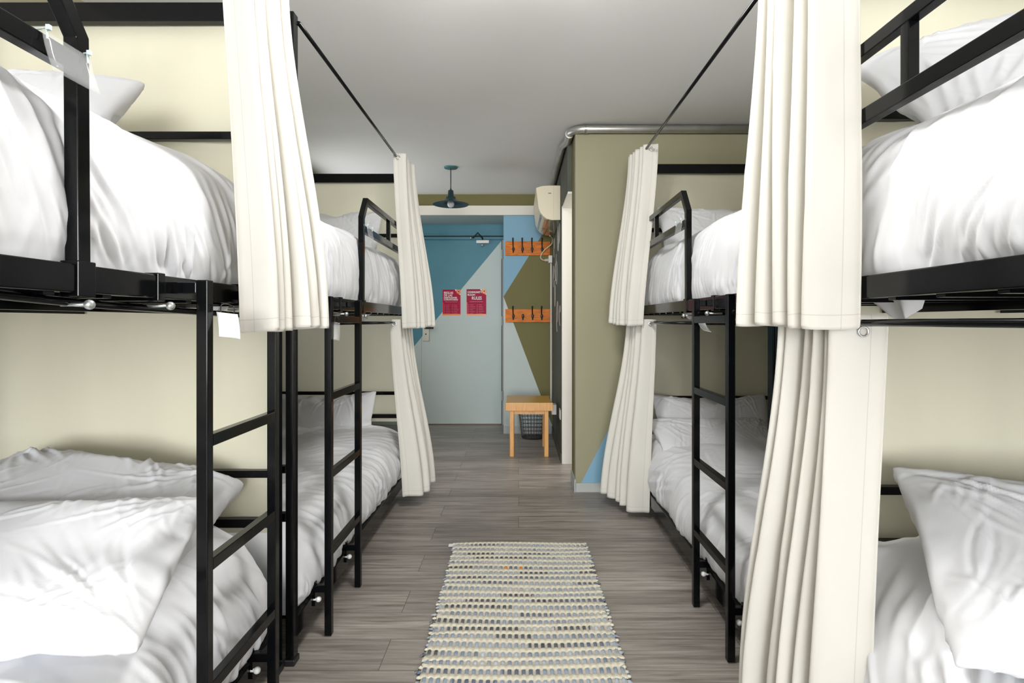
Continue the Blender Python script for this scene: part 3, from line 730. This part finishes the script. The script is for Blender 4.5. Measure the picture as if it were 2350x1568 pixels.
def duvet(label, bed, z0, prof, seed, res, lean=1, amp=1., lumps=.02, name='duvet', ytrim=(.03, .03), zf=None):
    """prof: (distance inward from the aisle edge, height) control points of the cross-section"""
    rng = np.random.default_rng(seed); s = bed['s']
    y0, y1 = bed['y0']+ytrim[0], bed['y1']-ytrim[1]
    pr = np.array([tuple(p) for p in spline([(a, b, 0) for a, b in prof], 16)])[:, :2]
    ds = np.concatenate([[0], np.cumsum(np.linalg.norm(np.diff(pr, axis=0), axis=1))])
    nb = int(ds[-1]/res)+1; na = int((y1-y0+.5)/res)+1
    tb = np.linspace(0, ds[-1], nb)
    d = np.interp(tb, ds, pr[:, 0]); h = np.interp(tb, ds, pr[:, 1])
    eta = np.sin(np.linspace(-1, 1, na)*PI/2)*.55+np.linspace(-1, 1, na)*.45
    g = np.clip(1-np.abs(eta)**18, 0, 1)**.4
    yv = (y0+y1)/2+eta*(y1-y0)/2
    A, Bc = np.meshgrid(yv, tb, indexing='ij')
    D = np.broadcast_to(d, A.shape); Hh = np.broadcast_to(h, A.shape)
    hs = Hh*g[:, None]
    if zf is not None: hs = hs*zf(A)
    # bulging shrinks at the closed ends
    Dm = D+(.04*(1-g[:, None]))*np.where(D < .45, 1, -1)
    P = np.stack([s*(bed['ax']+Dm), A, z0+hs], -1)
    nrm = normals(P)*(1 if s < 0 else -1)
    if (nrm[na//2, nb//2, 2] < 0): nrm = -nrm
    top = h.max()
    w_side = np.clip(1-Hh/top, 0, 1)
    folds = []
    Lb = ds[-1]
    side_len = np.interp(.75*top, h[:nb//3], tb[:nb//3])
    def fan(a0, b0, th, num, gap, Ln, w, k, amp_):
        """a handful of nearly parallel folds that drift apart along their length"""
        na_, nb_ = -math.sin(th), math.cos(th)
        for i in range(num):
            o_ = (i-(num-1)/2)*gap+rng.normal(0, gap*.15); sh = rng.normal(0, Ln*.2)
            folds.append((a0+na_*o_+math.cos(th)*sh, b0+nb_*o_+math.sin(th)*sh, th+(i-(num-1)/2)*.05+rng.normal(0, .05), Ln*rng.uniform(.6, 1.2), w*rng.uniform(.7, 1.3), k+rng.normal(0, .25), amp*amp_*rng.uniform(.5, 1.2), rng.uniform(.75, 1.4)))
    for q in range(int((y1-y0)*8)):        # gathers rising from the tucked edge along the aisle side
        fan(rng.uniform(y0, y1), rng.uniform(-.02, side_len*.7), PI/2+lean*rng.normal(.35, .2), rng.integers(3, 7), rng.uniform(.022, .042), rng.uniform(.10, .22), rng.uniform(.008, .013), rng.normal(0, .9), .006)
    for q in range(int((y1-y0)*7)):        # long soft folds sweeping over the edge
        fan(rng.uniform(y0, y1), rng.uniform(side_len*.6, side_len*1.6), PI/2+lean*rng.normal(.65, .25), rng.integers(2, 6), rng.uniform(.03, .06), rng.uniform(.14, .32), rng.uniform(.011, .020), rng.normal(0, .7), .0065)
    for q in range(int((y1-y0)*13)):       # creases over the top
        fan(rng.uniform(y0, y1), rng.uniform(side_len*1.1, Lb*.8), PI/2+lean*rng.normal(.7, .5), rng.integers(2, 6), rng.uniform(.025, .06), rng.uniform(.08, .25), rng.uniform(.008, .018), rng.normal(0, 1.2), .0055)
    for k in range(int((y1-y0)*22)):       # tight puckers right at the rail
        folds.append((rng.uniform(y0, y1), rng.uniform(0, .07), PI/2+lean*rng.normal(.25, .25), rng.uniform(.03, .08), rng.uniform(.006, .012), rng.normal(0, 2), rng.uniform(.003, .007)*amp*rng.choice((1, -1)), rng.uniform(.7, 1.4)))
    H = stamps(rng, A, Bc, folds)
    ln = fbm(P, 3.2, seed*7.3, 2)*lumps+fbm(P, 9, seed*3.1, 3)*.004
    fade = np.minimum(1, g[:, None]*1.2)*np.clip(.35+Bc/.05, 0, 1)
    P = P+nrm*((H+ln)*fade)[..., None]
    P[..., 2] = np.maximum(P[..., 2], z0-.004)
    me = grid_mesh(name, P, flip=(s < 0))
    o = link(name, me, None, M['linen'], True)
    if res > .02:
        o.modifiers.new('smooth', 'SUBSURF').render_levels = 1
    tag(o, label, 'duvet', 'white duvets on the bunks')
    return o
def mattress(label, bed, z0, h, corner=None):
    s = bed['s']; xa, xb = sorted((s*(bed['ax']+.025), s*(bed['wx']-.03)))
    t = world_thing('mattress', ((xa+xb)/2, (bed['y0']+bed['y1'])/2, z0), label, 'mattress', 'mattresses on the bunks')
    build(box(B(), xa, xb, bed['y0']+.05, bed['y1']-.05, z0, z0+h), 'mattress_core', M['mattress'], t, bevel=.02)
    if corner:
        for (yc, wd, dp, tw) in corner:      # loose bits of sheet hanging below the deck
            nx, nz = 14, 10; xx = s*(bed['ax']+.06)
            U, V = np.meshgrid(np.linspace(-1, 1, nx), np.linspace(0, 1, nz), indexing='ij')
            P = np.stack([xx+s*(.05*V+.012*np.sin(U*5+tw)), yc+wd*U*(1-.55*V)+.03*V*tw, z0-.002-dp*V*(1-.5*np.abs(U)**1.5)], -1)
            link('loose_sheet', grid_mesh('loose_sheet', P), t, M['linen'], True)
    return t
UP = [(.016, 0), (.004, .06), (.006, .14), (.022, .235), (.055, .305), (.15, .355), (.32, .395), (.52, .40), (.72, .36), (.86, .27), (.905, .12), (.905, 0)]
LO = [(.012, 0), (-.016, .05), (-.020, .13), (.004, .215), (.05, .27), (.14, .305), (.32, .32), (.55, .325), (.75, .30), (.87, .22), (.905, .1), (.905, 0)]
UZ, LZ = 1.214, .140
mattress('mattress of the near left upper bunk, under the bulging duvet', NL, 1.188, .15, [(1.58, .06, .05, 1)])
mattress('mattress of the far left upper bunk with a sheet corner hanging below', FL, 1.188, .15, [(2.50, .10, .07, 1), (3.05, .08, .06, -1)])
mattress('mattress of the near right upper bunk with a sheet corner hanging below', NR, 1.188, .15, [(1.22, .10, .07, 1)])
mattress('mattress of the far right upper bunk with a sheet corner hanging below', FR, 1.188, .15, [(2.75, .10, .06, 1)])
mattress('mattress of the near left lower bunk, under the duvet', NL, .130, .15)
mattress('mattress of the far left lower bunk, under the duvet', FL, .130, .15)
mattress('mattress of the near right lower bunk, under the duvet', NR, .130, .15)
mattress('mattress of the far right lower bunk, under the duvet', FR, .130, .15)
duvet('thick white duvet bulging over the rail of the near left upper bunk', NL, UZ, UP, 1, .006, lean=1, amp=1)
duvet('white duvet with gathered side on the far left upper bunk', FL, UZ, UP, 2, .009, lean=1)
duvet('thick white duvet bulging over the rail of the near right upper bunk', NR, UZ, UP, 3, .006, lean=1, amp=1)
duvet('white duvet with gathered side on the far right upper bunk', FR, UZ, UP, 4, .009, lean=1)
duvet('white duvet behind the ladder on the near left lower bunk', NL, LZ, [(a, b*1.12) for a, b in LO], 5, .007, amp=1, zf=lambda A: 1+.18*np.clip((A-1.0)/.5, 0, 1))
duvet('rumpled white duvet on the far left lower bunk', FL, LZ, [(a, b*.82) for a, b in LO], 6, .009, amp=1.1, zf=lambda A: 1+.25*np.clip((A-2.9)/.6, 0, 1))
duvet('rumpled white duvet on the near right lower bunk, beside the long curtain', NR, LZ, [(a+.05*(1-a/.905), b*1.05) for a, b in LO], 7, .007, amp=1.3, lean=-1, zf=lambda A: 1+.30*np.clip((A-.9)/.5, 0, 1))
duvet('rumpled white duvet on the far right lower bunk', FR, LZ, [(a, b*.85) for a, b in LO], 8, .009, amp=1.1, zf=lambda A: 1+.30*np.clip((A-2.7)/.6, 0, 1))

def pillow_mesh(seed, w, h, pressure, bend):
    """two cloth layers joined at the rim, blown up by the cloth solver"""
    random.seed(seed); nx, ny = 72, 48
    bm = B(); V = {}
    off = seed*11.7
    for Lr in (0, 1):
        for i in range(nx+1):
            for j in range(ny+1):
                e = i in (0, nx) or j in (0, ny)
                k = (i, j, 0 if e else Lr)
                if k in V: continue
                x = (i/nx-.5)*w; y = (j/ny-.5)*h
                n = noise.noise(Vector((x*9+off, y*9, Lr*5)))*.004
                z = 0 if e else (.012+n if Lr == 0 else -.012+n)
                V[k] = bm.verts.new((x, y, z+noise.noise(Vector((x*5+off, y*5, 9)))*.006))
    g = lambda i, j, Lr: V[(i, j, 0 if (i in (0, nx) or j in (0, ny)) else Lr)]
    for Lr in (0, 1):
        for i in range(nx):
            for j in range(ny):
                q = [g(i, j, Lr), g(i+1, j, Lr), g(i+1, j+1, Lr), g(i, j+1, Lr)]
                bm.faces.new(q[::-1] if Lr else q)
    me = bpy.data.meshes.new('pillow'); bm.to_mesh(me); bm.free()
    o = bpy.data.objects.new('pillow', me); COL.objects.link(o)
    m = o.modifiers.new('cloth', 'CLOTH'); s = m.settings
    s.quality = 5; s.mass = .15; s.tension_stiffness = 18; s.compression_stiffness = 18; s.shear_stiffness = 6; s.bending_stiffness = bend
    s.tension_damping = 8; s.compression_damping = 8; s.shear_damping = 8; s.bending_damping = 1; s.air_damping = 4
    s.effector_weights.gravity = 0; s.use_pressure = True; s.uniform_pressure_force = pressure
    s.shrink_min = s.shrink_max = -.03
    m.collision_settings.use_collision = False
    m.point_cache.frame_start = 1; m.point_cache.frame_end = 40
    for f in range(1, 27): SC.frame_set(f)
    o.modifiers.new('smooth', 'SUBSURF').render_levels = 1; o.modifiers['smooth'].levels = 1
    me2 = bpy.data.meshes.new_from_object(o.evaluated_get(C.evaluated_depsgraph_get()))
    bpy.data.objects.remove(o); SC.frame_set(1)
    # slack creases fanning in from the corners and rims
    n = len(me2.vertices); co = np.empty(n*3); me2.vertices.foreach_get('co', co); co = co.reshape(-1, 3)
    nr_ = np.empty(n*3); me2.vertices.foreach_get('normal', nr_); nr_ = nr_.reshape(-1, 3)
    rng = np.random.default_rng(seed)
    for side in (1, -1):
        folds = []
        for k in range(18):
            cx, cy = rng.choice((-1, 1))*w*.47, rng.choice((-1, 1))*h*.46
            th0 = math.atan2(-cy, -cx)+rng.normal(0, .35); r = rng.uniform(.06, .2); num = rng.integers(2, 6)
            for i in range(num):
                th = th0+(i-(num-1)/2)*.16
                folds.append((cx+r*math.cos(th), cy+r*math.sin(th), th, rng.uniform(.05, .14), rng.uniform(.0045, .010), rng.normal(0, 1.8), rng.uniform(.002, .0055)*rng.choice((1, 1, -1)), rng.uniform(.7, 1.5)))
        for k in range(22):
            x0 = rng.uniform(-.45, .45)*w; y0 = rng.choice((-1, 1))*h*rng.uniform(.18, .42); th = PI/2+rng.normal(0, .45); num = rng.integers(2, 5)
            for i in range(num):
                folds.append((x0+(i-1)*rng.uniform(.02, .035), y0, th+rng.normal(0, .08), rng.uniform(.03, .10), rng.uniform(.0045, .009), rng.normal(0, 2.5), rng.uniform(.0018, .0045), 1))
        msk = (nr_[:, 2]*side > .05)
        hgt = stamps(rng, co[msk, 0], co[msk, 1], folds)
        co[msk] += nr_[msk]*(hgt*np.clip(nr_[msk, 2]*side*2, 0, 1))[:, None]
    me2.vertices.foreach_set('co', co.ravel()); me2.update()
    me2.polygons.foreach_set('use_smooth', [True]*len(me2.polygons))
    me2.materials.append(M['linen'])
    return me2
PM = [pillow_mesh(1, .72, .48, 2.6, 3), pillow_mesh(2, .72, .48, 2.0, 1.5), pillow_mesh(3, .70, .46, 3.0, 6)]
def pillow(label, k, loc, rot, sc=(1, 1, 1)):
    o = bpy.data.objects.new('pillow', PM[k]); COL.objects.link(o)
    o.location = loc; o.rotation_euler = rot; o.scale = sc
    tag(o, label, 'pillow', 'white pillows on the bunks')
R = math.radians
pillow('white pillow at the head of the near left upper bunk, behind the duvet', 0, (-1.40, 1.39, 1.61), (R(50), 0, R(2)))
pillow('white pillow lying in front on the near left lower bunk', 1, (-1.13, 1.165, .590), (R(17), R(2), R(14)), (1.05, 1, 1))
pillow('white pillow at the head of the near left lower bunk, one corner poking out', 2, (-1.20, 1.50, .585), (R(18), R(7), R(2)), (1.0, 1, 1.45))
pillow('white pillow at the head of the far left upper bunk', 2, (-1.24, 3.56, 1.65), (R(62), 0, R(-2)))
pillow('white pillow propped at the head of the far left lower bunk', 0, (-1.30, 3.58, .445), (R(66), 0, R(3)))
pillow('white pillow with a pointed corner at the head of the near right upper bunk', 2, (1.24, 1.30, 1.72), (R(48), R(-14), R(-4)))
pillow('white pillow leaning on the near right lower bunk, beside the long curtain', 1, (1.245, 1.10, .60), (R(26), R(2), R(-22)), (1.05, 1.15, 1))
pillow('white pillow at the head of the far right upper bunk', 1, (1.22, 3.34, 1.63), (R(60), 0, R(2)))
pillow('creased white pillow lying in front on the far right lower bunk', 1, (1.15, 3.14, .42), (R(30), 0, R(6)))
pillow('white pillow propped behind another at the head of the far right lower bunk', 0, (1.19, 3.36, .465), (R(60), 0, R(0)))

# ------------------------------------------------------------------ curtains
def curtain(label, top, bot, zt_, zb_, At, Ab, n, seed, res=(10, 60), out=1, cat='curtain', warp=.5, eyelets=1):
    """top / bot: ((X, Y) near end, (X, Y) far end); pleats fold towards and away from the aisle"""
    rng = np.random.default_rng(seed)
    s = 1 if top[0][0] > 0 else -1
    nu, nv = n*2*res[0]+1, res[1]
    u = np.linspace(0, 1, nu); v = np.linspace(0, 1, nv)
    # irregular pleat spacing
    knots = np.cumsum(np.concatenate([[0], rng.uniform(.5, 1.6, n*2)])); knots /= knots[-1]
    ph = np.interp(u, np.linspace(0, 1, n*2+1), np.arange(n*2+1))          # half-pleat index
    pos = np.interp(u, np.linspace(0, 1, n*2+1), knots)                    # place along the rod
    ampk = rng.uniform(.75, 1.15, n*2+2); ampk[0:2] = 1.05
    ampb = rng.uniform(.6, 1.25, n*2+2); ampb[0:2] = 1.05
    wv = -np.cos(ph*PI)                                                   # -1 at the wall side, +1 towards the aisle
    wv = np.sign(wv)*np.abs(wv)**.9
    aT = np.interp(ph, np.arange(n*2+2), ampk)*At; aB = np.interp(ph, np.arange(n*2+2), ampb)*Ab
    U, V = np.meshgrid(pos, v, indexing='ij')
    T = V**warp if warp != 1 else V
    T = .25*V+.75*(V*V*(3-2*V)) if warp == .5 else T
    bx_ = (top[0][0]+(top[1][0]-top[0][0])*U)*(1-T)+(bot[0][0]+(bot[1][0]-bot[0][0])*U)*T
    by_ = (top[0][1]+(top[1][1]-top[0][1])*U)*(1-T)+(bot[0][1]+(bot[1][1]-bot[0][1])*U)*T
    amp = aT[:, None]*(1-T)+aB[:, None]*T
    drift = np.sin(V*2.2+np.array([rng.uniform(0, 6) for _ in range(1)])[0]+U*7)*.006
    X = bx_-s*amp*wv[:, None]+drift
    Yy = by_+.30*(1/n)*abs(top[1][1]-top[0][1])*np.sin(ph*PI*2)[:, None]*(.35+.2*V)+.004*np.sin(V*6+U*11)
    zt2 = zt_ if isinstance(zt_, tuple) else (zt_, zt_); zb2 = zb_ if isinstance(zb_, tuple) else (zb_, zb_)
    Zt = zt2[0]+(zt2[1]-zt2[0])*U; Zb = zb2[0]+(zb2[1]-zb2[0])*U
    Z = Zt+(Zb-Zt)*V+.004*np.sin(ph*2.3+seed)[:, None]*V
    P = np.stack([X, Yy, Z], -1)
    nrm = normals(P)
    arc = np.concatenate([[0], np.cumsum(np.linalg.norm(np.diff(P[:, nv//2], axis=0), axis=1))])
    A = np.broadcast_to(arc[:, None], X.shape); Bv = (1-V)*abs(zt2[0]-zb2[0])
    folds = []
    for k in range(int(arc[-1]*26)):
        folds.append((rng.uniform(0, arc[-1]), rng.uniform(0, Bv.max()), PI/2+rng.normal(0, .35), rng.uniform(.04, .16), rng.uniform(.006, .016), rng.normal(0, 1), rng.uniform(.0008, .0028)*rng.choice((1, -1)), 1))
    P = P+nrm*stamps(rng, A, Bv, folds)[..., None]
    uv = np.stack([A, Bv], -1)
    t = world_thing('curtain', (top[0][0], top[0][1], zt2[0]), label, cat, 'cream curtains of the bunks')
    o = link('curtain_cloth', grid_mesh('curtain_cloth', P, uv), t, M['curtain'], True)
    sm = o.modifiers.new('smooth', 'SUBSURF'); sm.render_levels = 1
    so_ = o.modifiers.new('cloth', 'SOLIDIFY'); so_.thickness = .0016
    # metal eyelets where the rod passes through the folds
    iz = int(.03/abs(zt2[0]-zb2[0])*(nv-1)+.5)
    for k in range(0, min(n, eyelets)):
        i = int((2*k+.5)*res[0]); c = Vector(P[i, max(1, iz)]); nn_ = Vector(nrm[i, max(1, iz)])
        if nn_.y > 0: nn_ = -nn_
        ux = nn_.cross(Vector((0, 0, 1))).normalized(); uy = nn_.cross(ux)
        bm = B(); tube(bm, [c+nn_*.003+ux*.011*math.cos(2*PI*j/16)+uy*.011*math.sin(2*PI*j/16) for j in range(17)], .0028, 6, False)
        build(bm, 'eyelet', M['chrome'], t, smooth=True)
    return t
curtain('cream curtain on the left nearest the camera, hanging from the upper rod', ((-.733, 1.41), (-.735, 1.72)), ((-.665, 1.40), (-.605, 1.70)), 2.14, (1.098, 1.108), .031, .042, 6, 11, (8, 60))
curtain('cream curtain gathered at the far end of the far left upper bunk', ((-.713, 3.30), (-.712, 3.64)), ((-.650, 3.30), (-.567, 3.60)), 2.135, (1.085, 1.10), .036, .036, 6, 12, (7, 40))
curtain('cream curtain gathered at the far end of the far left lower bunk, reaching the floor', ((-.736, 3.30), (-.712, 3.62)), ((-.635, 3.30), (-.572, 3.62)), 1.14, (.075, .09), .028, .050, 5, 13, (7, 40))
curtain('cream curtain gathered at the far end of the far right upper bunk', ((.752, 3.15), (.700, 3.42)), ((.672, 3.15), (.580, 3.42)), 2.142, (1.10, 1.115), .036, .036, 6, 14, (7, 40))
curtain('cream curtain gathered at the far end of the far right lower bunk, reaching the floor', ((.748, 3.15), (.672, 3.40)), ((.695, 3.14), (.53, 3.42)), 1.14, (.035, .09), .030, .050, 5, 15, (7, 40))
curtain('cream curtain on the right nearest the camera, hanging from the upper rod', ((.690, 1.20), (.655, 1.47)), ((.692, 1.20), (.610, 1.50)), 2.14, (1.108, 1.115), .043, .045, 5, 16, (9, 60))
curtain('long cream curtain on the right nearest the camera, hanging from the lower rod', ((.776, 1.235), (.722, 1.46)), ((.732, 1.25), (.645, 1.56)), 1.138, (.03, .10), .052, .056, 6, 17, (9, 60))

# ------------------------------------------------------------------ plastic name sleeves and paper tags
def sleeve(label, c, w, h, s, tilt, tie=True):
    """clear pocket in the YZ plane hung on a rail by two cable ties"""
    t = world_thing('name_sleeve', c, label, 'name sleeve', 'clear name sleeves on the guard rails')
    nx, nz = 8, 6
    U, V = np.meshgrid(np.linspace(-.5, .5, nx), np.linspace(0, 1, nz), indexing='ij')
    P = np.stack([c[0]-s*(.004+tilt*V**1.5), c[1]+w*U, c[2]-h*V], -1)
    o = link('pocket', grid_mesh('pocket', P), t, M['sleeve'], True)
    o.modifiers.new('thick', 'SOLIDIFY').thickness = .0015
    for e in (-.42, .42):
        bm = B(); y = c[1]+w*e
        tube(bm, [(c[0]-s*.006, y, c[2]-.012), (c[0]-s*.004, y, c[2]+.006), (c[0]+s*.012, y, c[2]+.004)], .0018, 6)
        box(bm, c[0]-s*.008-.003, c[0]-s*.008+.003, y-.003, y+.003, c[2]+.002, c[2]+.010)
        build(bm, 'cable_tie', M['tie'], t)
sleeve('clear plastic name sleeve hanging on the guard rail of the near left bunk', (-.762, .930, 1.588), .10, .066, -1, .018)
sleeve('clear plastic name sleeve hanging on the guard rail of the far left bunk', (-.733, 2.71, 1.586), .10, .066, -1, .01)
sleeve('clear plastic name sleeve hanging on the guard rail of the far right bunk', (.746, 2.56, 1.586), .10, .066, 1, .01)
def ladder_tag(label, c, w, h, curl, m, dirx):
    t = world_thing('ladder_tag', c, label, 'tag', 'plastic tags tied to the ladders')
    nx, nz = 8, 12
    U, V = np.meshgrid(np.linspace(0, 1, nx), np.linspace(0, 1, nz), indexing='ij')
    P = np.stack([c[0]+dirx*w*U+.25*w*V*dirx, c[1]-curl*V**2+.01*np.sin(U*PI)*V, c[2]-h*V-.006*U], -1)
    o = link('card', grid_mesh('card', P), t, M[m], True); o.modifiers.new('thick', 'SOLIDIFY').thickness = .001
    bm = B(); a = Vector(c)+Vector((dirx*w*.2, 0, 0)); b = Vector(c)+Vector((dirx*w*.8, 0, -.006))
    tube(bm, spline([a, a+Vector((0, .004, .016)), (a+b)/2+Vector((0, .006, .02)), b+Vector((0, .004, .014)), b], 5), .0013, 6)
    build(bm, 'cable_tie', M['iron'], t)
ladder_tag('white paper tag tied to the top of the near left ladder', (-.685, 1.255, 1.145), .048, .056, .012, 'paper', 1)
ladder_tag('clear curled tag tied to the top of the far left ladder', (-.672, 2.01, 1.125), .022, .065, .02, 'sleeve', 1)
ladder_tag('white curled tag tied to the top of the far right ladder', (.700, 2.165, 1.128), .030, .038, .05, 'paper', 1)
